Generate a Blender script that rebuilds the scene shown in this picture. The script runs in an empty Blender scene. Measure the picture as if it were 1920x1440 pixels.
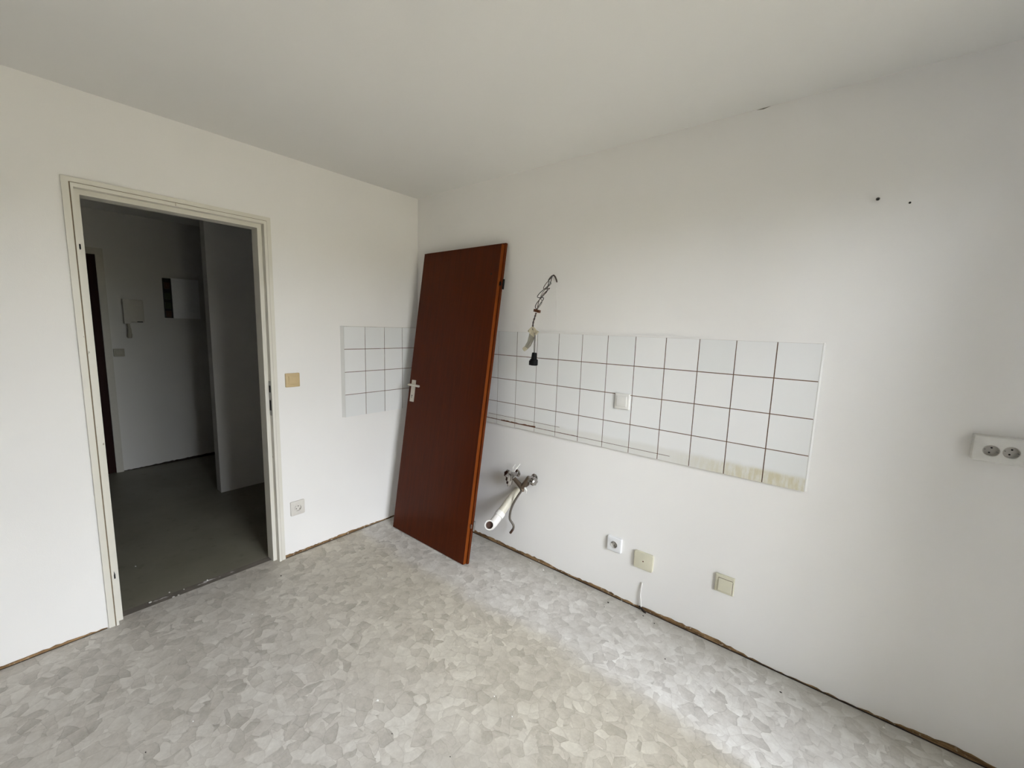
import bpy, bmesh, math, random
from mathutils import Vector, Matrix

random.seed(7)
SC = bpy.context.scene
COL = SC.collection

# ------------------------------------------------------------------ camera
CAM = Vector((2.54386, -2.01324, 1.44555))
CR = Vector((0.77723947, 0.62844675, 0.03087849))
CU = Vector((-0.10830198, 0.08527828, 0.99045358))
CF = Vector((-0.61981407, 0.77316382, -0.13434367))
FPX = 777.83
cd = bpy.data.cameras.new('camera')
cam = bpy.data.objects.new('camera', cd)
COL.objects.link(cam)
m = Matrix((CR, CU, -CF)).transposed().to_4x4()
m.translation = CAM
cam.matrix_world = m
cd.sensor_fit = 'HORIZONTAL'
cd.sensor_width = 36
cd.lens = FPX / 1920 * 36
cd.clip_start = 0.05
SC.camera = cam

# ------------------------------------------------------------------ world, daylight, exposure
w = bpy.data.worlds.new('sky')
SC.world = w
w.use_nodes = True
bg = w.node_tree.nodes['Background']
bg.inputs[0].default_value = (0.955, 0.975, 1.10, 1)      # even overcast sky
bg.inputs[1].default_value = 12.0
# portal in the window opening (guides the sky light through the pane)
WIN_Y0, WIN_Y1, WIN_Z0, WIN_Z1, WIN_X = -1.78, -0.56, 0.06, 2.12, 3.50
pl = bpy.data.lights.new('window_portal', 'AREA')
pl.shape = 'RECTANGLE'
pl.size = WIN_Y1 - WIN_Y0
pl.size_y = WIN_Z1 - WIN_Z0
pl.cycles.is_portal = True
po = bpy.data.objects.new('window_portal', pl)
COL.objects.link(po)
po.location = (WIN_X + 0.22, (WIN_Y0 + WIN_Y1) / 2, (WIN_Z0 + WIN_Z1) / 2)
po.rotation_euler = (math.radians(90), 0, math.radians(90))
vs = SC.view_settings
vs.view_transform = 'Standard'
vs.look = 'None'
vs.gamma = 1
vs.use_curve_mapping = False
vs.exposure = 1.42

# ------------------------------------------------------------------ pixel helpers (1920 x 1440 frame)
def ray(px):
    return CF + CR * ((px[0] - 960) / FPX) - CU * ((px[1] - 720) / FPX)
def hit(px, ax, v):
    d = ray(px)
    return CAM + d * ((v - CAM[ax]) / d[ax])
def at(px, d=0.0):            # on the right wall, d metres in front of it
    return hit(px, 1, -d)
def onfloor(px, z=0.0):
    return hit(px, 2, z)

# ------------------------------------------------------------------ materials
def srgb(r, g, b):
    f = lambda c: (c / 255 / 12.92) if c <= 10.31 else ((c / 255 + 0.055) / 1.055) ** 2.4
    return (f(r), f(g), f(b), 1)

class NT:
    def __init__(s, name):
        s.m = bpy.data.materials.new(name)
        s.m.use_nodes = True
        s.t = s.m.node_tree
        s.b = s.t.nodes['Principled BSDF']
    def n(s, typ, **kw):
        o = s.t.nodes.new(typ)
        for k, v in kw.items():
            if k == 'ins':
                for i, x in v.items():
                    s.put(o.inputs[i], x)
            else:
                setattr(o, k, v)
        return o
    def put(s, sock, x):
        if isinstance(x, bpy.types.NodeSocket):
            s.t.links.new(x, sock)
        else:
            sock.default_value = x
    def pos(s):
        return s.n('ShaderNodeNewGeometry').outputs['Position']
    def obj(s):
        return s.n('ShaderNodeTexCoord').outputs['Object']
    def scaled(s, vec, sc, rot=(0, 0, 0), loc=(0, 0, 0)):
        return s.n('ShaderNodeMapping', ins={'Vector': vec, 'Scale': sc, 'Rotation': rot, 'Location': loc}).outputs[0]
    def noise(s, vec, scale, detail=3, rough=0.55, dist=0.0):
        return s.n('ShaderNodeTexNoise', ins={'Vector': vec, 'Scale': scale, 'Detail': detail, 'Roughness': rough, 'Distortion': dist}).outputs['Fac']
    def math(s, op, a, b=0.0, c=0.0, clamp=False):
        o = s.n('ShaderNodeMath', operation=op, use_clamp=clamp, ins={0: a, 1: b, 2: c})
        return o.outputs[0]
    def ramp(s, x, lo, hi, a=0.0, b=1.0, smooth=True):
        o = s.n('ShaderNodeMapRange', ins={0: x, 1: lo, 2: hi, 3: a, 4: b})
        if smooth:
            o.interpolation_type = 'SMOOTHSTEP'
        return o.outputs[0]
    def mix(s, f, a, b, mode='MIX'):
        o = s.n('ShaderNodeMix', data_type='RGBA', blend_type=mode)
        s.put(o.inputs[0], f)
        s.put(o.inputs[6], a)
        s.put(o.inputs[7], b)
        return o.outputs[2]
    def xyz(s, vec):
        o = s.n('ShaderNodeSeparateXYZ', ins={0: vec})
        return o.outputs
    def color(s, x):
        s.put(s.b.inputs['Base Color'], x)
        return s
    def rough(s, x, spec=0.5):
        s.put(s.b.inputs['Roughness'], x)
        s.put(s.b.inputs['Specular IOR Level'], spec)
        return s
    def bump(s, h, strength=0.2, dist=0.002):
        o = s.n('ShaderNodeBump', ins={'Strength': strength, 'Distance': dist, 'Height': h})
        s.put(s.b.inputs['Normal'], o.outputs[0])
        return s

def plain(name, col, rough=0.5, metal=0.0, spec=0.5, var=0.06, scale=40):
    t = NT(name)
    nz = t.noise(t.obj(), scale, 3)
    dark = tuple(c * (1 - var * 2) for c in col[:3]) + (1,)
    t.color(t.mix(nz, dark, col)).rough(rough, spec)
    t.b.inputs['Metallic'].default_value = metal
    return t.m

def mat_wall(name, col, rough=0.75):
    t = NT(name)
    p = t.pos()
    blot = t.noise(p, 1.1, 3)
    fine = t.noise(p, 260, 2)
    mid = t.noise(p, 22, 4)
    c = t.mix(t.ramp(blot, 0.35, 0.7), tuple(x * 0.965 for x in col[:3]) + (1,), col)
    c = t.mix(t.ramp(t.noise(p, 6, 5), 0.62, 0.8, 0, 0.25), c, tuple(x * 0.93 for x in col[:3]) + (1,))
    t.color(c).rough(rough, 0.25)
    h = t.math('ADD', t.math('MULTIPLY', fine, 0.5), mid)
    t.bump(h, 0.12, 0.003)
    return t.m

WALL = mat_wall('white_wall_paint', (0.87, 0.85, 0.82, 1))
PLASTER = mat_wall('rough_plaster_edge', (0.66, 0.65, 0.62, 1))
CEIL = mat_wall('ceiling_paint', (0.84, 0.83, 0.80, 1))
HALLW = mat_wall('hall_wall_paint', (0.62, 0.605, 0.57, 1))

def mat_lino():
    t = NT('chip_pattern_linoleum')
    p = t.pos()
    warp = t.n('ShaderNodeTexNoise', ins={'Vector': p, 'Scale': 8.0, 'Detail': 3.5}).outputs['Color']
    wv = t.n('ShaderNodeVectorMath', operation='MULTIPLY_ADD', ins={0: warp, 1: (0.07, 0.07, 0), 2: p}).outputs[0]
    base = srgb(190, 185, 173)
    col = base
    val = None
    layers = [(13.0, 0.3, 0.0), (15.0, 1.2, 0.45), (21.0, 2.1, 0.5), (30.0, 0.8, 0.62), (19.0, 2.7, 0.6)]
    shade = None
    for i, (sc, rot, thr) in enumerate(layers):
        v = t.scaled(wv, (sc, sc * (0.72 if i % 2 else 1.25), 0.0), (0, 0, rot), (i * 3.1, i * 1.7, 0))
        vo = t.n('ShaderNodeTexVoronoi', voronoi_dimensions='2D', feature='F1', ins={'Vector': v, 'Scale': 1.0})
        ve = t.n('ShaderNodeTexVoronoi', voronoi_dimensions='2D', feature='DISTANCE_TO_EDGE', ins={'Vector': v, 'Scale': 1.0})
        rnd = t.n('ShaderNodeSeparateColor', ins={0: vo.outputs['Color']}).outputs
        cell = t.ramp(rnd[1], 0, 1, 0.0, 1.0, False)
        edge = t.ramp(ve.outputs['Distance'], 0.0, 0.07, 0.0, 1.0)
        # shaded to one side of every chip, as the print is
        side = t.xyz(t.n('ShaderNodeVectorMath', operation='SUBTRACT', ins={0: v, 1: vo.outputs['Position']}).outputs[0])
        sd = t.ramp(side[0], -0.6, 0.6, -0.12, 0.12, False)
        lum = t.math('ADD', t.math('MULTIPLY_ADD', t.math('POWER', cell, 0.8), 0.56, 0.03), sd)
        lum = t.math('ADD', lum, t.math('MULTIPLY', edge, 0.2))
        if shade is None:
            shade = lum
        else:
            mask = t.ramp(rnd[0], thr, thr + 0.02, 0, 1)
            mo = t.n('ShaderNodeMix', data_type='FLOAT')
            t.put(mo.inputs[0], mask); t.put(mo.inputs[2], shade); t.put(mo.inputs[3], lum)
            shade = mo.outputs[0]
    speck = t.noise(p, 70, 5, 0.75)
    mott = t.noise(p, 24, 5, 0.7)
    shade = t.math('ADD', shade, t.math('MULTIPLY', t.math('SUBTRACT', speck, 0.5), 0.65))
    shade = t.math('ADD', shade, t.math('MULTIPLY', t.math('SUBTRACT', mott, 0.5), 0.7))
    # worn patches where the print has nearly gone
    wear = t.ramp(t.noise(p, 3.2, 4, 0.6), 0.42, 0.68, 0.0, 0.5)
    wm = t.n('ShaderNodeMix', data_type='FLOAT')
    t.put(wm.inputs[0], wear); t.put(wm.inputs[2], shade)
    t.put(wm.inputs[3], t.math('ADD', 0.42, t.math('MULTIPLY', t.math('SUBTRACT', mott, 0.5), 0.9)))
    shade = wm.outputs[0]
    o = t.n('ShaderNodeValToRGB')
    r = o.color_ramp
    r.elements[0].position = 0.0
    r.elements[0].color = srgb(156, 150, 140)
    r.elements[1].position = 1.0
    r.elements[1].color = srgb(212, 208, 199)
    e = r.elements.new(0.42)
    e.color = srgb(184, 178, 168)
    t.put(o.inputs[0], shade)
    c = o.outputs[0]
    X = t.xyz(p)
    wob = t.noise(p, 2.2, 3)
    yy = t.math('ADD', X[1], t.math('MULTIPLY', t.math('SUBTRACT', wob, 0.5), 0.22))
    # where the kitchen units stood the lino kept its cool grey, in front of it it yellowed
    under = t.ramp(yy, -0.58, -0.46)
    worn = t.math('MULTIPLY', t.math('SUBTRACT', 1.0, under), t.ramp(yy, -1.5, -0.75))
    clean_lit = t.n('ShaderNodeMix', data_type='RGBA', blend_type='MULTIPLY')
    t.put(clean_lit.inputs[0], 1.0)
    t.put(clean_lit.inputs[6], c)
    t.put(clean_lit.inputs[7], (1.42, 1.46, 1.54, 1))
    c = t.mix(t.math('MULTIPLY', under, t.ramp(X[0], 1.0, 2.7, 0.25, 1.0)), c, clean_lit.outputs[2])  # cleaner lino, also brightened toward the window: window light put into the colour
    c = t.mix(t.math('MULTIPLY', worn, 0.85), c, (1.0, 0.975, 0.89, 1), 'MULTIPLY')
    # worn grey patches, and a duller grey towards the wall
    gr = t.ramp(t.noise(p, 1.6, 4), 0.5, 0.72)
    c = t.mix(t.math('MULTIPLY', gr, 0.5), c, (0.86, 0.86, 0.85, 1), 'MULTIPLY')
    near_wall = t.ramp(t.math('ADD', X[1], t.math('MULTIPLY', t.math('SUBTRACT', t.noise(p, 5, 4), 0.5), 0.22)), -0.20, 0.0)
    c = t.mix(t.math('MULTIPLY', near_wall, 0.5), c, srgb(150, 146, 132))
    t.color(c)
    t.rough(t.ramp(t.noise(p, 9, 4), 0.3, 0.7, 0.42, 0.6), 0.35)
    t.bump(t.math('ADD', shade, t.math('MULTIPLY', speck, 0.6)), 0.08, 0.001)
    return t.m
LINO = mat_lino()

def mat_hallfloor():
    t = NT('grey_hall_screed')
    p = t.pos()
    c = t.mix(t.noise(p, 3, 5), srgb(104, 100, 84), srgb(136, 132, 116))
    c = t.mix(t.ramp(t.noise(p, 14, 5), 0.55, 0.8, 0, 0.5), c, srgb(90, 82, 66))
    t.color(c).rough(0.5, 0.4)
    t.bump(t.noise(p, 30, 4), 0.1, 0.002)
    return t.m
HALLF = mat_hallfloor()

def mat_threshold():
    t = NT('threshold_strip_paint')
    p = t.pos()
    c = t.mix(t.noise(p, 18, 5), srgb(92, 84, 76), srgb(140, 132, 122))
    c = t.mix(t.ramp(t.noise(t.scaled(p, (1, 0.35, 1)), 30, 4), 0.62, 0.68), c, srgb(205, 200, 195))
    t.color(c).rough(0.7, 0.2)
    return t.m
THRESH = mat_threshold()

def mat_frame():
    t = NT('chipped_frame_paint')
    p = t.pos()
    c = t.mix(t.noise(p, 3, 4), srgb(214, 209, 194), srgb(228, 225, 216))
    chips = t.ramp(t.noise(t.scaled(p, (1, 1, 0.5)), 38, 5, 0.6), 0.70, 0.73)
    c = t.mix(t.math('MULTIPLY', chips, 0.7), c, srgb(120, 104, 82))
    t.color(c).rough(0.42, 0.4)
    t.bump(t.noise(t.scaled(p, (1, 1, 0.2)), 60, 3), 0.08, 0.002)
    return t.m
FRAME = mat_frame()
FRAME_EDGE = plain('bare_frame_edge', srgb(150, 132, 106), 0.7, scale=70, var=0.2)

def mat_tile():
    t = NT('painted_wall_tile')
    p = t.pos()
    X = t.xyz(p)
    rnd = t.n('ShaderNodeObjectInfo').outputs['Random']
    c = t.mix(rnd, (0.77, 0.775, 0.76, 1), (0.81, 0.805, 0.79, 1))
    # old worktop adhesive along the bottom of the panel
    zz = t.math('ADD', X[2], t.math('MULTIPLY', t.math('SUBTRACT', t.noise(p, 9, 5), 0.5), 0.03))
    low = t.math('SUBTRACT', 1.0, t.ramp(zz, 0.868, 0.888))
    run = t.math('MULTIPLY', t.ramp(X[0], 1.85, 2.35), t.ramp(t.noise(t.scaled(p, (3, 1, 0.6)), 24, 5, 0.7), 0.3, 0.65, 0.1, 1))
    c = t.mix(t.math('MULTIPLY', t.math('MULTIPLY', low, run), 0.9), c, srgb(206, 197, 164))
    low2 = t.math('SUBTRACT', 1.0, t.ramp(zz, 0.875, 0.9))
    c = t.mix(t.math('MULTIPLY', low2, t.math('MULTIPLY', t.ramp(X[0], 0.3, 0.8), 0.22)), c, srgb(190, 184, 160))
    t.color(c).rough(0.35, 0.4)
    t.bump(t.noise(p, 50, 3), 0.05, 0.002)
    return t.m
TILE = mat_tile()

def mat_grout():
    t = NT('brown_grout')
    p = t.pos()
    X = t.xyz(p)
    c = t.mix(t.noise(p, 30, 4), srgb(100, 76, 58), srgb(132, 106, 86))
    nz = t.noise(p, 11, 4)
    paint = t.ramp(t.math('ADD', nz, t.ramp(X[2], 1.30, 1.43, 0, 0.22)), 0.58, 0.7)
    leftmost = t.ramp(X[0], 0.2, 1.6, 0.6, 0.15)
    c = t.mix(t.math('MULTIPLY', paint, leftmost), c, srgb(196, 192, 182))
    t.color(c).rough(0.85, 0.1)
    return t.m
GROUT = mat_grout()

def mat_gap():
    t = NT('brown_skirting_remains')
    p = t.pos()
    c = t.mix(t.ramp(t.noise(t.scaled(p, (0.4, 0.4, 2.0)), 26, 5, 0.65), 0.3, 0.7), srgb(84, 62, 40), srgb(158, 128, 92))
    c = t.mix(t.ramp(t.noise(p, 45, 4, 0.7), 0.58, 0.68), c, srgb(190, 178, 160))
    t.color(c).rough(0.85, 0.15)
    t.bump(t.noise(p, 70, 4), 0.3, 0.003)
    return t.m
GAP = mat_gap()
GAPDARK = plain('dark_floor_gap', srgb(52, 40, 28), 0.9, scale=60, var=0.3)

def mat_wood(name, dark, light, rough, stretch=(9, 9, 0.5)):
    t = NT(name)
    p = t.obj()
    g = t.noise(t.scaled(p, stretch), 6, 6, 0.65, 0.4)
    fine = t.noise(t.scaled(p, (60, 60, 2.0)), 5, 3)
    c = t.mix(t.ramp(g, 0.2, 0.8), dark, light)
    c = t.mix(t.ramp(fine, 0.5, 0.75, 0, 0.2), c, tuple(x * 0.7 for x in dark[:3]) + (1,))
    t.color(c).rough(rough, 0.12)
    t.bump(fine, 0.05, 0.001)
    return t.m
MAHOG = mat_wood('mahogany_veneer', srgb(66, 25, 5), srgb(82, 33, 8), 0.30)
MAHOG_EDGE = mat_wood('mahogany_edge', srgb(104, 48, 12), srgb(130, 66, 20), 0.45)
MAHOG_LIP = mat_wood('mahogany_lip', srgb(76, 30, 8), srgb(100, 46, 14), 0.45)
ENTRY = mat_wood('dark_brown_entry_door', srgb(30, 11, 7), srgb(40, 15, 10), 0.6)

WHITE = plain('white_plastic', srgb(224, 222, 216), 0.4)
WHITE2 = plain('bright_white_plastic', srgb(236, 236, 236), 0.35)
BEIGE = plain('yellowed_switch_plastic', srgb(206, 182, 138), 0.42)
CREAM = plain('cream_plastic', srgb(216, 211, 188), 0.42)
GREYW = plain('off_white_plastic', srgb(222, 217, 208), 0.4)
HOLE = plain('dark_hole', srgb(18, 15, 13), 0.9)
GREYHOLE = plain('grey_socket_well', srgb(198, 194, 186), 0.5)
BLACK = plain('black_rubber', srgb(9, 9, 9), 0.7, spec=0.2)
DARKWIRE = plain('dark_wire_insulation', srgb(46, 40, 37), 0.6)
GREYWIRE = plain('grey_wire_insulation', srgb(120, 116, 110), 0.5)
BROWNWIRE = plain('brown_wire_insulation', srgb(74, 48, 34), 0.5)
BROWNBLK = plain('brown_terminal_plastic', srgb(96, 52, 24), 0.45)
TAPE = plain('aged_masking_tape', srgb(206, 196, 168), 0.7, var=0.15)
TAPE2 = plain('glassy_tape_end', srgb(160, 155, 140), 0.3, var=0.25)
CHROME = plain('dulled_chrome', srgb(176, 172, 168), 0.22, 1.0)
BRASS = plain('dull_bronze_fitting', srgb(112, 98, 84), 0.4, 0.85)
STEEL = plain('steel', srgb(150, 148, 144), 0.35, 1.0)
HOSE = plain('grey_braided_hose', srgb(120, 112, 102), 0.5, 0.3, scale=300, var=0.3)
PVC = plain('white_drain_plastic', srgb(236, 233, 226), 0.28)
PVC2 = plain('yellowed_drain_plastic', srgb(214, 208, 190), 0.35)
ALU = plain('anodised_handle', srgb(206, 198, 184), 0.38, 0.35)
DARKBOX = plain('fuse_box_inside', srgb(34, 32, 22), 0.7)
BREAKER = plain('green_breaker', srgb(52, 58, 30), 0.6)
BREAKER2 = plain('brown_breaker', srgb(70, 42, 20), 0.6)
DINGY = plain('dingy_plastic', srgb(186, 182, 170), 0.5)
DINGY2 = plain('grey_dingy_plastic', srgb(160, 155, 138), 0.5)
CHIP = plain('white_paint_chip', srgb(240, 238, 232), 0.6)
CRUMB = plain('dark_crumb', srgb(48, 38, 32), 0.8)
SEAL = plain('brown_sealant', srgb(112, 68, 42), 0.8, scale=90, var=0.3)
CRACK = plain('grey_plaster_crack', srgb(140, 138, 126), 0.9)
PALE_GROUND = plain('pale_bounce_paving', srgb(172, 162, 142), 0.9, scale=4, var=0.1)  # unseen ground, kept pale to bounce more daylight onto the ceiling
SCREEN = plain('daylight_screen_pale', srgb(150, 145, 122), 0.9, scale=3, var=0.3)  # pale tone set so the added screen returns daylight to the upper walls

def mat_pane():
    t = NT('window_glass')
    tr = t.n('ShaderNodeBsdfTransparent', ins={0: (0.95, 0.97, 0.96, 1)})
    gl = t.n('ShaderNodeBsdfGlossy', ins={'Roughness': 0.02})
    fr = t.n('ShaderNodeFresnel', ins={0: 1.45})
    mx = t.n('ShaderNodeMixShader', ins={0: fr.outputs[0], 1: tr.outputs[0], 2: gl.outputs[0]})
    t.t.links.new(mx.outputs[0], t.t.nodes['Material Output'].inputs[0])
    return t.m
PANE = mat_pane()

# ------------------------------------------------------------------ mesh helpers
def addbox(bm, lo, hi, mi=0, M=None):
    vs = [bm.verts.new((x, y, z)) for x in (lo[0], hi[0]) for y in (lo[1], hi[1]) for z in (lo[2], hi[2])]
    if M is not None:
        for v in vs:
            v.co = M @ v.co
    for q in ((0, 1, 3, 2), (4, 6, 7, 5), (0, 4, 5, 1), (2, 3, 7, 6), (0, 2, 6, 4), (1, 5, 7, 3)):
        f = bm.faces.new([vs[i] for i in q])
        f.material_index = mi
    return vs

def bevel(bm, w, seg=2, angle=30):
    es = [e for e in bm.edges if len(e.link_faces) == 2 and e.calc_face_angle(0) > math.radians(angle)]
    bmesh.ops.bevel(bm, geom=es, offset=w, segments=seg, affect='EDGES', profile=0.5)

def link(name, bm, mats, parent=None, smooth=False, loc=None):
    me = bpy.data.meshes.new(name)
    bmesh.ops.recalc_face_normals(bm, faces=bm.faces[:])
    bm.to_mesh(me)
    bm.free()
    for mt in (mats if isinstance(mats, (list, tuple)) else [mats]):
        me.materials.append(mt)
    if smooth:
        for f in me.polygons:
            f.use_smooth = True
        me.set_sharp_from_angle(angle=math.radians(38))
    o = bpy.data.objects.new(name, me)
    COL.objects.link(o)
    if parent:
        o.parent = parent
    if loc:
        o.location = loc
    return o

def box(name, lo, hi, mat, parent=None, bv=0, seg=2):
    bm = bmesh.new()
    addbox(bm, lo, hi)
    if bv:
        bevel(bm, bv, seg)
    return link(name, bm, mat, parent, smooth=bool(bv))

def tag(o, label, cat, group=None, kind=None):
    o['label'] = label
    o['category'] = cat
    if group:
        o['group'] = group
    if kind:
        o['kind'] = kind
    return o

def empty(name, loc, rz=0.0):
    o = bpy.data.objects.new(name, None)
    o.empty_display_size = 0.05
    COL.objects.link(o)
    o.location = loc
    o.rotation_euler = (0, 0, rz)
    return o

def smoothpath(pts, n=6):
    pts = [Vector(p) for p in pts]
    out = []
    for i in range(len(pts) - 1):
        p0 = pts[max(i - 1, 0)]; p1 = pts[i]; p2 = pts[i + 1]; p3 = pts[min(i + 2, len(pts) - 1)]
        for k in range(n):
            t = k / n
            out.append(0.5 * ((2 * p1) + (p2 - p0) * t + (2 * p0 - 5 * p1 + 4 * p2 - p3) * t * t + (3 * p1 - p0 - 3 * p2 + p3) * t ** 3))
    out.append(pts[-1])
    return out

def addtube(bm, pts, r, seg=10, cap=True, mi=0):
    pts = [Vector(p) for p in pts]
    rs = r if isinstance(r, (list, tuple)) else [r] * len(pts)
    t0 = (pts[1] - pts[0]).normalized()
    n = t0.orthogonal().normalized()
    rings = []
    for i, p in enumerate(pts):
        if i == 0:
            t = t0
        elif i == len(pts) - 1:
            t = (pts[i] - pts[i - 1]).normalized()
        else:
            t = (pts[i + 1] - pts[i - 1]).normalized()
        n = (n - t * n.dot(t)).normalized()
        b = t.cross(n)
        rings.append([bm.verts.new(p + (n * math.cos(a) + b * math.sin(a)) * rs[i]) for a in [2 * math.pi * k / seg for k in range(seg)]])
    for a, b in zip(rings, rings[1:]):
        for k in range(seg):
            f = bm.faces.new((a[k], a[(k + 1) % seg], b[(k + 1) % seg], b[k]))
            f.material_index = mi
    if cap:
        bm.faces.new(rings[0][::-1]).material_index = mi
        bm.faces.new(rings[-1]).material_index = mi
    return rings

def tube(name, pts, r, mat, parent=None, seg=10, cap=True):
    bm = bmesh.new()
    addtube(bm, pts, r, seg, cap)
    return link(name, bm, mat, parent, smooth=True)

def addcyl(bm, a, b, r, seg=20, mi=0, r2=None):
    addtube(bm, [a, b], [r, r if r2 is None else r2], seg, True, mi)

# ------------------------------------------------------------------ room shell
H = 2.349
TW = 0.09                 # thickness of the wall with the doorway
RX, RY = WIN_X, -3.1        # far ends of the kitchen behind the camera
DY0, DY1, DZ = -1.775, -1.035, 1.985   # rough opening of the doorway
HX = -2.63                # far hall wall

def struct(o, label, cat):
    o['kind'] = 'structure'
    o['label'] = label
    o['category'] = cat
    return o

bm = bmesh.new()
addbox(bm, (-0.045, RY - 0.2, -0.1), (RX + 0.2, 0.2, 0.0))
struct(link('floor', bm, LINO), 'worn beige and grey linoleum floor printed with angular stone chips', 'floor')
struct(box('floor_hall', (HX - 0.3, RY - 0.2, -0.1), (-0.1, 1.2, -0.004), HALLF), 'dull grey-green bare floor of the dim hallway', 'floor')
struct(box('ceiling', (HX - 0.3, RY - 0.2, H), (RX + 0.2, 1.2, H + 0.1), CEIL), 'plain off-white painted ceiling', 'ceiling')
bm = bmesh.new()
addbox(bm, (-TW, RY - 0.2, 0), (0, DY0, H))
addbox(bm, (-TW, DY1, 0), (0, 0.0, H))
addbox(bm, (-TW, DY0, DZ), (0, DY1, H))
wall_left = struct(link('wall_left', bm, WALL), 'white painted wall with the open doorway to the hall', 'wall')
wall_right = struct(box('wall_right', (-TW, 0.0, -0.1), (RX + 0.2, 0.12, H), WALL), 'long white painted wall with the strip of square tiles', 'wall')
struct(box('wall_back', (0, RY - 0.2, 0), (RX + 0.2, RY, H), WALL), 'plain white wall opposite the tiled wall', 'wall')
bm = bmesh.new()
addbox(bm, (RX, RY, 0), (RX + 0.2, WIN_Y0, H))
addbox(bm, (RX, WIN_Y1, 0), (RX + 0.2, 0.0, H))
addbox(bm, (RX, WIN_Y0, 0), (RX + 0.2, WIN_Y1, WIN_Z0))
addbox(bm, (RX, WIN_Y0, WIN_Z1), (RX + 0.2, WIN_Y1, H))
struct(link('wall_front', bm, WALL), 'white wall around the kitchen window', 'wall')
# hall
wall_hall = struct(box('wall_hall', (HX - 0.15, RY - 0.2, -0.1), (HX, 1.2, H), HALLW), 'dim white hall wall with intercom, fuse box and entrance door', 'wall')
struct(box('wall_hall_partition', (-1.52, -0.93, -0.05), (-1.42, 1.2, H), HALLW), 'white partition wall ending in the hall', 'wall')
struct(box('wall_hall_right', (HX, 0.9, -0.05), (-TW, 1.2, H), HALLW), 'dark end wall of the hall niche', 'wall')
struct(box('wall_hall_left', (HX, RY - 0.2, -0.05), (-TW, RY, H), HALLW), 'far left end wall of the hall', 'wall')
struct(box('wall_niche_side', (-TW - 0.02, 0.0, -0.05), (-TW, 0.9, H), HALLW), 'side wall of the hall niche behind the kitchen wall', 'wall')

# window (behind the camera)
win = empty('window_1', (RX + 0.1, (WIN_Y0 + WIN_Y1) / 2, WIN_Z0))
struct(win, 'white framed kitchen window with two glass casements', 'window')
bm = bmesh.new()
hw = (WIN_Y1 - WIN_Y0) / 2
hh = WIN_Z1 - WIN_Z0
for lo, hi in (((-0.03, -hw, 0), (0.03, -hw + 0.06, hh)), ((-0.03, hw - 0.06, 0), (0.03, hw, hh)), ((-0.03, -hw, 0), (0.03, hw, 0.06)), ((-0.03, -hw, hh - 0.06), (0.03, hw, hh)), ((-0.03, -0.05, 0), (0.03, 0.05, hh))):
    addbox(bm, lo, hi)
link('window_frame', bm, WHITE, win)
for s in (-1, 1):
    box('pane', (-0.003, min(s * 0.05, s * (hw - 0.06)), 0.06), (0.003, max(s * 0.05, s * (hw - 0.06)), hh - 0.06), PANE, win)

# outdoors, unseen: pale ground to bounce daylight, screen added to block low sky
struct(box('ground_outside', (RX + 0.25, -40, -1.3), (60, 40, -1.2), PALE_GROUND), 'unseen ground outside the kitchen window, paved pale to bounce daylight', 'ground')

bm = bmesh.new()
hr = random.Random(5)
NX, NZ = 60, 8
HZ0, HZ1, HXX = -1.22, 2.4, 10.0  # unseen screen, height set to shape the daylight on the walls
grid = [[bm.verts.new((HXX + hr.uniform(-0.25, 0.25) + (0.35 if k == NZ else 0), -14 + 28 * i / NX, HZ0 + (HZ1 - HZ0) * k / NZ + (hr.uniform(-0.2, 0.2) if k else 0))) for k in range(NZ + 1)] for i in range(NX + 1)]
back = [[bm.verts.new((HXX + 1.4, -14 + 28 * i / NX, z)) for z in (HZ0, HZ1 - 0.2)] for i in range(NX + 1)]
for i in range(NX):
    for k in range(NZ):
        bm.faces.new((grid[i][k], grid[i + 1][k], grid[i + 1][k + 1], grid[i][k + 1]))
    bm.faces.new((grid[i][NZ], grid[i + 1][NZ], back[i + 1][1], back[i][1]))
    bm.faces.new((back[i][0], back[i][1], back[i + 1][1], back[i + 1][0]))
tag(link('daylight_screen', bm, SCREEN), 'unseen tall screen added outside the kitchen window to shape its daylight', 'daylight_screen')

# ------------------------------------------------------------------ skirting remains: ragged brown strips where the skirting was
def ragged(name, along, a0, a1, hfun, mat, parent=None, step=0.018, depth=0.004, base=0.0, const=0.0, z0=0.0):
    """strip on a wall; along 'x' (right wall, y = const) or 'y' (left wall, x = const)"""
    bm = bmesh.new()
    n = max(2, int((a1 - a0) / step))
    prev = None
    for i in range(n + 1):
        a = a0 + (a1 - a0) * i / n
        h = max(0.002, hfun(a))
        if along == 'x':
            c = [(a, const, z0), (a, const - depth, z0), (a, const - depth, z0 + h), (a, const, z0 + h)]
        else:
            c = [(const, a, z0), (const + depth, a, z0), (const + depth, a, z0 + h), (const, a, z0 + h)]
        vs = [bm.verts.new(p) for p in c]
        if prev:
            for k in range(4):
                bm.faces.new((prev[k], prev[(k + 1) % 4], vs[(k + 1) % 4], vs[k]))
        else:
            bm.faces.new(vs)
        prev = vs
    bm.faces.new(prev[::-1])
    return link(name, bm, mat, parent)

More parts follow.
